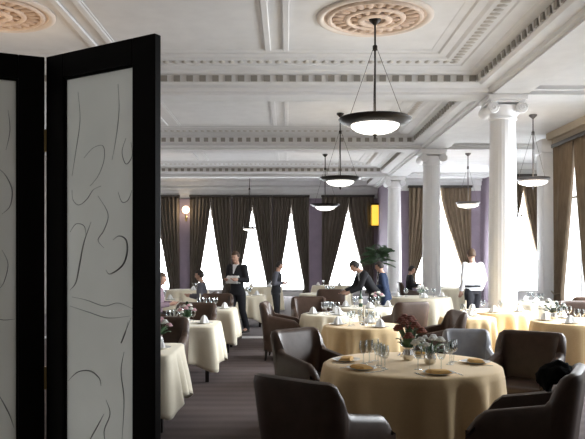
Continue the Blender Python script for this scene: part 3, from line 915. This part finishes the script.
# flower arrangements
def flowers(x, y, z, label, petals, leafm, n, spread, height, seed, vase='silver', nleaf=14, br=.03):
    rnd = random.Random(seed)
    t = thing('flower_arrangement', label, 'flowers', (x, y, z))
    bm = B(); lathe(bm, [(.035, 0), (.05, .02), (.055, .06), (.04, .10), (.045, .12)], 20); finish(bm, 'vase', M[vase], t)
    tops = []
    for k in range(n):
        a = k * 2.4; r = spread * math.sqrt((k + .5) / n)
        tops.append(Vector((r * math.cos(a), r * math.sin(a), .12 + height * (1 - .55 * (r / spread) ** 2) + rnd.uniform(-.03, .03))))
    bm = B()
    for p in tops: tube(bm, [(p.x * .1, p.y * .1, .08), (p.x * .5, p.y * .5, .08 + (p.z - .08) * .6), p], .003, 5)
    finish(bm, 'stems', M['leaf'], t)
    for k, p in enumerate(tops):
        bm = B(); rr = br * rnd.uniform(.8, 1.3)
        for layer in range(3):
            for q in range(6):
                a = q * PI / 3 + layer * .5; rad = rr * (.75 - .25 * layer)
                ball(bm, (p.x + rad * math.cos(a), p.y + rad * math.sin(a), p.z + layer * rr * .35), rr * .5, 6, 5, sc=(1, 1, .55))
        finish(bm, 'blossom', M[petals[k % len(petals)]], t)
    for k in range(nleaf):
        a = k * 2.4 + 1; r = spread * rnd.uniform(.6, 1.15); zz = .10 + height * rnd.uniform(.1, .75)
        bm = B(); c = Vector((math.cos(a), math.sin(a), 0)); s = Vector((-c.y, c.x, 0)); L = []
        for j in range(6):
            u = j / 5; w = .028 * math.sin(PI * min(.97, u + .05)) + .002
            b = c * (r * u) + Vector((0, 0, .09 + (zz - .09) * math.sin(u * PI * .6)))
            L.append([bm.verts.new(b + s * w), bm.verts.new(b + Vector((0, 0, .006))), bm.verts.new(b - s * w)])
        loft(bm, L, False)
        o = finish(bm, 'leaf', M[leafm], t); md = o.modifiers.new('thickness', 'SOLIDIFY'); md.thickness = .002
    return t
flowers(1.10, 6.35, ZTAB + .002, 'rust red flower arrangement in the middle of the foreground table', ['petal_r'], 'leaf', 16, .13, .27, 3, nleaf=14, br=.034)
flowers(1.25, 6.12, ZTAB + .002, 'low white and pale green flowers on the foreground table', ['petal_w', 'petal_w'], 'leaf_p', 10, .13, .10, 5, nleaf=16)
flowers(4.02, 10.55, ZTAB + .002, 'dark leafy arrangement on the large table at the right edge', ['leaf_d', 'petal_w'], 'leaf_d', 12, .22, .14, 8, nleaf=22)
flowers(-1.38, 9.60, ZTAB + .002, 'pale pink flowers on the second left-hand table', ['petal_p', 'petal_w'], 'leaf', 10, .12, .16, 9)
flowers(-1.36, 7.41, ZTAB + .002, 'pale pink flowers on the nearest left-hand table beside the screen', ['petal_p', 'petal_w'], 'leaf', 10, .12, .16, 10)
flowers(1.74, 13.5, ZTAB + .002, 'cream flowers on the table where the waiter bends', ['petal_w', 'petal_p'], 'leaf', 9, .12, .14, 11)
flowers(3.2, 16.7, ZTAB + .002, 'white flowers on the cream table between the first two columns', ['petal_w'], 'leaf_p', 9, .14, .14, 12)

# potted palm
def palm(x, y):
    rnd = random.Random(4)
    t = thing('potted_palm', 'tall dark green potted palm left of the farthest column', 'plant', (x, y, 0))
    bm = B(); lathe(bm, [(.16, 0), (.22, .05), (.28, .5), (.3, .52), (.3, .56), (.26, .56), (.25, .48)], 24); finish(bm, 'pot', M['pot'], t)
    bm = B(); tube(bm, [(0, 0, .48), (.02, 0, 1.2), (0, .02, 2.0)], [.06, .05, .04], 10); finish(bm, 'trunk', M['pot'], t)
    for k in range(30):
        a = k * 2.4; L = rnd.uniform(.45, .68); el = rnd.uniform(.1, 1.5); zb = 1.5 + .45 * (k / 29)
        c = Vector((math.cos(a), math.sin(a), 0)); s = Vector((-c.y, c.x, 0)); bm = B()
        pts = []
        for j in range(14):
            u = j / 13
            pts.append(Vector((0, 0, zb)) + c * (L * u * math.cos(el) + .08 * u) + Vector((0, 0, L * (u * math.sin(el) * 1.2 - .55 * u * u))))
        tube(bm, pts, [.010 - .0006 * i for i in range(14)], 5)
        for j in range(2, 14):
            ll = .24 * math.sin(PI * (j / 14.5)) + .05
            for sg in (-1, 1):
                p = pts[j]; e = p + s * sg * ll + c * ll * .45 + Vector((0, 0, -ll * .35))
                mid = (p + e) / 2 + c * .02
                w = Vector((c.x * .02, c.y * .02, .01))
                v = [bm.verts.new(q) for q in (p, mid + w, e, mid - w)]
                bm.faces.new(v)
        finish(bm, 'frond', M['leaf'], t, smooth=False)
palm(X(378, 25.4), 25.4)

# black jacket over the right foreground chair
from mathutils import noise as mnoise
bm = B()
bmesh.ops.create_icosphere(bm, subdivisions=4, radius=1)
for v in bm.verts:
    d = v.co.normalized()
    k = 1 + .20 * mnoise.noise(d * 1.7) + .10 * mnoise.noise(d * 4.1 + Vector((3, 1, 2))) + .05 * mnoise.noise(d * 9)
    q = d * k
    z = q.z * .115 if q.z > 0 else q.z * .12
    if abs(q.y) < .33 and q.z < -.1: z *= .35          # lies astride the chair back
    v.co = Vector((q.x * .125, q.y * .125, .905 + z))
jk = finish(bm, 'jacket', M['black_cloth'], ang=80)
tag(jk, 'crumpled black jacket slung over the right foreground armchair', 'jacket')
JK = jk

# ------------------------------------------------------------------ people
def fused(bm, voxel, it=3):
    """melt overlapping closed pieces into one continuous surface"""
    bmesh.ops.recalc_face_normals(bm, faces=bm.faces)
    me = bpy.data.meshes.new('tmp'); bm.to_mesh(me); bm.free()
    o = bpy.data.objects.new('tmp', me); COL.objects.link(o)
    md = o.modifiers.new('melt', 'REMESH'); md.mode = 'VOXEL'; md.voxel_size = voxel; md.use_smooth_shade = True
    if it:
        ms = o.modifiers.new('soft', 'SMOOTH'); ms.factor = .5; ms.iterations = it
    bpy.context.view_layer.update()
    out = bpy.data.meshes.new_from_object(o.evaluated_get(bpy.context.evaluated_depsgraph_get()))
    bpy.data.objects.remove(o); bpy.data.meshes.remove(me)
    b2 = B(); b2.from_mesh(out); bpy.data.meshes.remove(out)
    return b2
def trunk(bm, secs, fwds):
    """secs: (centre, half width, half depth)"""
    rings = []
    for (c, w, d), f in zip(secs, fwds):
        rings.append([bm.verts.new(c + Vector((1, 0, 0)) * w * math.cos(2 * PI * k / 20) + f * d * math.sin(2 * PI * k / 20)) for k in range(20)])
    loft(bm, rings, True, True, True)
def pose_standing(lean=0.0, walk=0.0, arms='down', sit=False, s=1.0):
    J = {}
    pz = .95 if not sit else .62
    J['pel'] = Vector((0, 0, pz))
    up = {'waist': (0, 0, .14), 'chest': (0, .0, .36), 'nb': (0, -.01, .53), 'neck': (0, .01, .60), 'head': (0, .035, .71)}
    for sgn, n in ((-1, 'l'), (1, 'r')):
        up['sh' + n] = (sgn * .185, -.01, .49)
        if arms == 'down':
            up['el' + n] = (sgn * .245, -.03, .20); up['wr' + n] = (sgn * .225, .08, -.03)
        elif arms == 'carry':
            up['el' + n] = (sgn * .24, -.02, .21); up['wr' + n] = (sgn * .13, .20, .24)
        elif arms == 'reach':
            up['el' + n] = (sgn * .23, .16, .26); up['wr' + n] = (sgn * .16, .36, .13)
        elif arms == 'table':
            up['el' + n] = (sgn * .25, .04, .22); up['wr' + n] = (sgn * .13, .26, .26)
    R = Matrix.Rotation(-lean, 3, 'X')
    for k, v in up.items():
        J[k] = J['pel'] + R @ Vector(v)
    if arms == 'reach' and lean > .3:
        for sgn, n in ((-1, 'l'), (1, 'r')):
            J['el' + n] = J['sh' + n] + Vector((sgn * .04, .10, -.27)); J['wr' + n] = J['el' + n] + Vector((-sgn * .05, .22, -.10))
    for sgn, n in ((-1, 'l'), (1, 'r')):
        w = walk * sgn
        J['hp' + n] = J['pel'] + Vector((sgn * .09, 0, -.03))
        if sit:
            J['kn' + n] = Vector((sgn * .12, .42, .57)); J['an' + n] = Vector((sgn * .12, .40, .09)); J['to' + n] = Vector((sgn * .13, .55, .04))
        else:
            J['kn' + n] = Vector((sgn * .095, .03 + w * .5, .50)); J['an' + n] = Vector((sgn * .10, -.01 + w * (1 if w > 0 else 1.3), .09 + (0 if w >= 0 else .04))); J['to' + n] = J['an' + n] + Vector((sgn * .015, .16, -.05))
    return J
def person(label, loc, rz, J, top, bottom, hairm, hgt=1.0, apron=False, tie=False, waistcoat=None, longhair=False, group=None, lean=0):
    t = thing('person', label, 'person', loc, rz); t.scale = (hgt,) * 3
    fwd = Matrix.Rotation(-lean, 3, 'X') @ Vector((0, 1, 0))
    zv = Vector((0, 1, 0)); mid = (fwd + zv).normalized()
    bm = B()
    trunk(bm, [(J['pel'] - Vector((0, 0, .07)), .13, .10), (J['pel'], .155, .115), (J['waist'], .135, .095), (J['chest'], .160, .112), (J['chest'].lerp(J['nb'], .7), .15, .085), (J['nb'], .06, .055)], [zv, mid, fwd, fwd, fwd, fwd])
    tube(bm, [J['nb'] - (J['neck'] - J['nb']) * .5, J['neck'], J['neck'].lerp(J['head'], .6)], [.062, .052, .05], 14)
    for n in 'lr':
        hd = (J['wr' + n] - J['el' + n]).normalized()
        ball(bm, J['sh' + n], .055, 12, 8)
        tube(bm, [J['sh' + n], J['sh' + n].lerp(J['el' + n], .5), J['el' + n], J['el' + n].lerp(J['wr' + n], .4), J['wr' + n]], [.054, .047, .040, .042, .028], 12)
        tube(bm, [J['wr' + n] - hd * .01, J['wr' + n] + hd * .04, J['wr' + n] + hd * .09], [.028, .036, .034], 10)
        tube(bm, [J['pel'].lerp(J['hp' + n], .8) + Vector((0, 0, .02)), J['hp' + n].lerp(J['kn' + n], .15), J['hp' + n].lerp(J['kn' + n], .6), J['kn' + n], J['kn' + n].lerp(J['an' + n], .35), J['an' + n], ], [.09, .092, .074, .056, .056, .038], 14)
        tube(bm, [J['an' + n], J['to' + n]], [.040, .03], 10)
    for sgn, n in ((-1, 'l'), (1, 'r')):
        hd = (J['wr' + n] - J['el' + n]).normalized(); side = hd.cross(Vector((0, 0, 1)))
        if side.length < .1: side = Vector((0, 1, 0))
        side.normalize(); palm_n = hd.cross(side)
        base = J['wr' + n] + hd * .085
        for q in range(4):
            l = (.065, .075, .07, .055)[q]; o = base + side * (.027 - .018 * q)
            tube(bm, [o - hd * .02, o + hd * l * .5 - palm_n * .006, o + hd * l * .95 - palm_n * .026], [.0095, .0088, .007], 6)
        o = J['wr' + n] + hd * .035 + side * .03
        tube(bm, [o - side * .015, o + side * .02 + hd * .025, o + side * .022 + hd * .058 - palm_n * .01], [.012, .0105, .008], 6)
    # head with face
    hc = J['head']; up = (J['head'] - J['neck']).normalized()
    up = (up + Vector((0, 0, .6))).normalized()
    fw = (fwd + Vector((0, 0, .25 * (1 if lean > .2 else 0)))); fw = (fw - up * fw.dot(up)).normalized(); rt = fw.cross(up)
    Mh = Matrix((rt, fw, up)).transposed().to_4x4(); Mh.translation = hc
    q = bmesh.ops.create_uvsphere(bm, u_segments=20, v_segments=16, radius=1)
    for vv in q['verts']:
        p = vv.co.copy()
        w = .076 * (1 - .22 * smooth01(-p.z)); dd = .098 * (1 - .12 * smooth01(-p.z))
        vv.co = Mh @ Vector((p.x * w, p.y * dd + (.012 * smooth01(-p.z) if p.y > 0 else .0), p.z * .118))
    def hb(c, r, sc, mi=0):
        q = bmesh.ops.create_uvsphere(bm, u_segments=8, v_segments=6, radius=1)
        for vv in q['verts']:
            vv.co = Mh @ Vector((c[0] + vv.co.x * r * sc[0], c[1] + vv.co.y * r * sc[1], c[2] + vv.co.z * r * sc[2]))
            for f in vv.link_faces: f.material_index = mi
    hb((0, .100, -.022), .015, (.8, 1, 1.2)); hb((0, .094, .0), .011, (.7, .8, 2)); hb((0, .062, -.092), .030, (1.2, .7, .7))
    for s in (-1, 1): hb((s * .074, -.005, -.01), .022, (.45, .8, 1.4))
    bm = fused(bm, .0075, 2)
    for s in (-1, 1): hb((s * .030, .086, .008), .011, (1.2, .6, .7), 1)
    hb((0, .090, -.060), .018, (1.4, .5, .4), 2)
    body = finish(bm, 'body', [M['skin'], M['eye'], M['lip']], t, ang=80)
    # hair
    bm = B()
    q = bmesh.ops.create_uvsphere(bm, u_segments=20, v_segments=14, radius=1)
    for vv in q['verts']:
        p = vv.co
        vv.co = Vector((p.x * .081, p.y * .104 - .007, p.z * .124))
    kill = [f for f in bm.faces if (f.calc_center_median().y > .02 and f.calc_center_median().z < .055) or (f.calc_center_median().z < (.0 if f.calc_center_median().y > -.02 else -.06) and not longhair) or f.calc_center_median().z < -.11]
    bmesh.ops.delete(bm, geom=kill, context='FACES')
    for vv in bm.verts: vv.co = Mh @ vv.co
    o = finish(bm, 'hair', hairm, t, ang=80); md = o.modifiers.new('thickness', 'SOLIDIFY'); md.thickness = .012; md.offset = -.2
    # upper garment
    down = (J['pel'] - J['waist']).normalized()
    def torso(bm, g, low, top):
        secs = [(J['pel'] + down * low, .172 + g, .128 + g), (J['pel'], .168 + g, .126 + g), (J['waist'], .148 + g, .108 + g), (J['chest'], .176 + g, .124 + g),
                (J['chest'].lerp(J['nb'], .62), .178 + g, .104 + g), (J['chest'].lerp(J['nb'], .88), .12 + g, .085 + g), (J['nb'] + up * .012, .066 + g, .064 + g)]
        trunk(bm, secs[:top], [mid, mid, fwd, fwd, fwd, fwd, fwd][:top])
    bm = B(); torso(bm, .0, .11 if top is not M['shirt'] else .02, 7)
    for n in 'lr':
        hd = (J['wr' + n] - J['el' + n]).normalized()
        ball(bm, J['sh' + n] + Vector((0, 0, -.005)), .074, 14, 10)
        tube(bm, [J['sh' + n], J['sh' + n].lerp(J['el' + n], .5), J['el' + n].lerp(J['sh' + n], .12), J['el' + n], J['el' + n].lerp(J['wr' + n], .12), J['wr' + n] - hd * .015], [.074, .066, .062, .064, .060, .045], 14)
        ball(bm, J['el' + n], .066, 12, 8)
    bm = fused(bm, .012, 3)
    finish(bm, 'shirt' if waistcoat or top is M['shirt'] else ('blouse' if top is M['blouse'] else 'jacket'), top, t, ang=80)
    if waistcoat:
        bm = B(); torso(bm, .012, .05, 6); bm = fused(bm, .012, 3); finish(bm, 'waistcoat', waistcoat, t, ang=80)
    # trousers
    bm = B()
    trunk(bm, [(J['pel'] - Vector((0, 0, .09)), .14, .11), (J['pel'], .166, .124), (J['pel'] - down * .10, .156, .116)], [zv, mid, fwd])
    for n in 'lr':
        h, k_, an = J['hp' + n], J['kn' + n], J['an' + n]
        tube(bm, [J['pel'].lerp(h, .8) + Vector((0, 0, .02)), h.lerp(k_, .15), h.lerp(k_, .6), k_, k_.lerp(an, .4), an - Vector((0, 0, .03))], [.098, .103, .088, .074, .072, .066], 16)
    bm = fused(bm, .012, 3); finish(bm, 'trousers', bottom, t, ang=80)
    for n in 'lr':
        a, b = J['an' + n], J['to' + n]
        bm = B(); d = (b - a); d.z = 0; d.normalize(); rings = []
        zf = min(a.z - .09, b.z - .04)
        for u, w, h in ((-.07, .03, .06), (-.04, .042, .10), (.03, .044, .095), (.10, .048, .065), (.17, .044, .05), (.215, .02, .03)):
            c = Vector((a.x, a.y, 0)) + d * u; sd = Vector((-d.y, d.x, 0))
            rings.append([bm.verts.new(c + sd * w * math.cos(k * PI / 5) + Vector((0, 0, zf + .001 + max(0, h * math.sin(k * PI / 5))))) for k in range(10)])
        loft(bm, rings, True, True, True); finish(bm, 'shoe', M['shoe'], t, ang=60)
    if tie or waistcoat or top in (M['suit'], M['suit_n']):
        bm = B(); c = J['nb'] + fwd * .06
        k0 = J['chest'] + fwd * .135; k1 = J['nb'] + fwd * .052 + up * .02
        s = Vector((1, 0, 0)); vs = [k0 + fwd * .004, k1 - s * .06, k1 + s * .06]
        fr = [bm.verts.new(p + fwd * .012) for p in vs]; bk = [bm.verts.new(p - fwd * .03) for p in vs]
        bm.faces.new(fr); bm.faces.new(list(reversed(bk)))
        for i in range(3): bm.faces.new((fr[i], fr[(i + 1) % 3], bk[(i + 1) % 3], bk[i]))
        if top is not M['shirt']: finish(bm, 'shirt_front', M['shirt'], t)
        else: bm.free()
    if apron:
        bm = B(); rows = []
        for j in range(10):
            q = j / 9; z = 1.0 - .62 * q; row = []
            for i in range(17):
                a = -PI * .12 + (PI * 1.24) * i / 16
                r = .185 + .035 * q + .008 * math.sin(i * 2.1) * q
                row.append(bm.verts.new((r * math.cos(a), r * .80 * math.sin(a) + .02 * q, z)))
            rows.append(row)
        loft(bm, rows, False); o = finish(bm, 'apron', M['shirt'], t, ang=80); md = o.modifiers.new('thickness', 'SOLIDIFY'); md.thickness = .004
    return t
def serviette(x, y, z, rz, label):
    bm = B(); rows = []
    for j in range(9):
        u = j / 8 * 2 - 1; row = []
        for i in range(9):
            v_ = i / 8 - .5
            row.append(bm.verts.new((v_ * .30, .058 * math.sin(u * 1.4) + .004 * math.sin(v_ * 30), -.17 * abs(u) ** 1.6 + .062 + .004 * math.sin(v_ * 22 + u * 3))))
        rows.append(row)
    loft(bm, rows, False); o = finish(bm, 'serviette', M['napkin_w'], ang=80); md = o.modifiers.new('thickness', 'SOLIDIFY'); md.thickness = .006
    o.location = (x, y, z); o.rotation_euler = (0, 0, rz); tag(o, label, 'napkin'); return o

# walking waiter with a white cloth at the waist
p1 = Vector((X(237.5, 15.3), 15.3, 0))
person('waiter in a black suit walking in the aisle, a white cloth over his forearm', p1, math.radians(150), pose_standing(.06, .16, 'carry'), M['suit'], M['suit'], M['hair_b'], 1.03, lean=.06)
# cloth over both forearms
hd = Matrix.Rotation(math.radians(150), 3, 'Z')
q = p1 + hd @ Vector((0, .17 * 1.03, 1.20 * 1.03)); serviette(q.x, q.y, q.z, math.radians(150), 'white cloth over the forearm of the waiter walking in the aisle')
person('distant waiter in dark clothes standing left of centre before the far windows', (X(276, 17.6), 17.6, 0), math.radians(-100), pose_standing(.10, .0, 'carry'), M['suit_g'], M['suit'], M['hair'], .90, waistcoat=M['suit'], lean=.10)
person('waiter in black jacket bending over a table beneath the lamps', (X(375, 14.5), 14.5, 0), math.radians(100), pose_standing(.62, .0, 'reach'), M['suit'], M['suit'], M['hair'], 1.0, lean=.62)
person('person in a navy jacket standing right of the bending waiter', (X(386, 15.3), 15.3, 0), math.radians(75), pose_standing(.18, .0, 'carry'), M['suit_n'], M['suit_n'], M['hair'], .91, lean=.18)
person('person in white shirt and dark trousers standing beside the nearest column', (X(473, 14.9), 14.9, 0), math.radians(20), pose_standing(.04, .1, 'down'), M['shirt'], M['suit'], M['hair_b'], 1.06, lean=.04)
person('diner in a dark suit seated beside the second column', (3.76, 21.6, 0), math.radians(-90), pose_standing(.08, 0, 'table', True), M['suit'], M['suit'], M['hair'], 1.0, lean=.08)
person('diner in a mauve blouse seated at the left beside the screen edge', (-2.40, 12.85, 0), math.radians(-90), pose_standing(.08, 0, 'table', True), M['blouse'], M['suit'], M['hair_b'], .98, longhair=True, lean=.08)
person('diner in a grey jacket seated at the left, facing the screen', (-1.87, 15.5, 0), math.radians(90), pose_standing(.05, 0, 'table', True), M['suit_g'], M['suit'], M['hair'], .98, lean=.05)

JK.location = (1.87, 4.86, -.055)
JK.rotation_euler = (0, 0, math.radians(62))

# ------------------------------------------------------------------ world and exposure
w = bpy.data.worlds.new('world'); S.world = w; w.use_nodes = True
bg = w.node_tree.nodes['Background']; bg.inputs[0].default_value = (.75, .82, .9, 1); bg.inputs[1].default_value = .6
S.view_settings.view_transform = 'Standard'; S.view_settings.look = 'None'
S.view_settings.gamma = 1; S.view_settings.use_curve_mapping = False
S.view_settings.exposure = 0.15
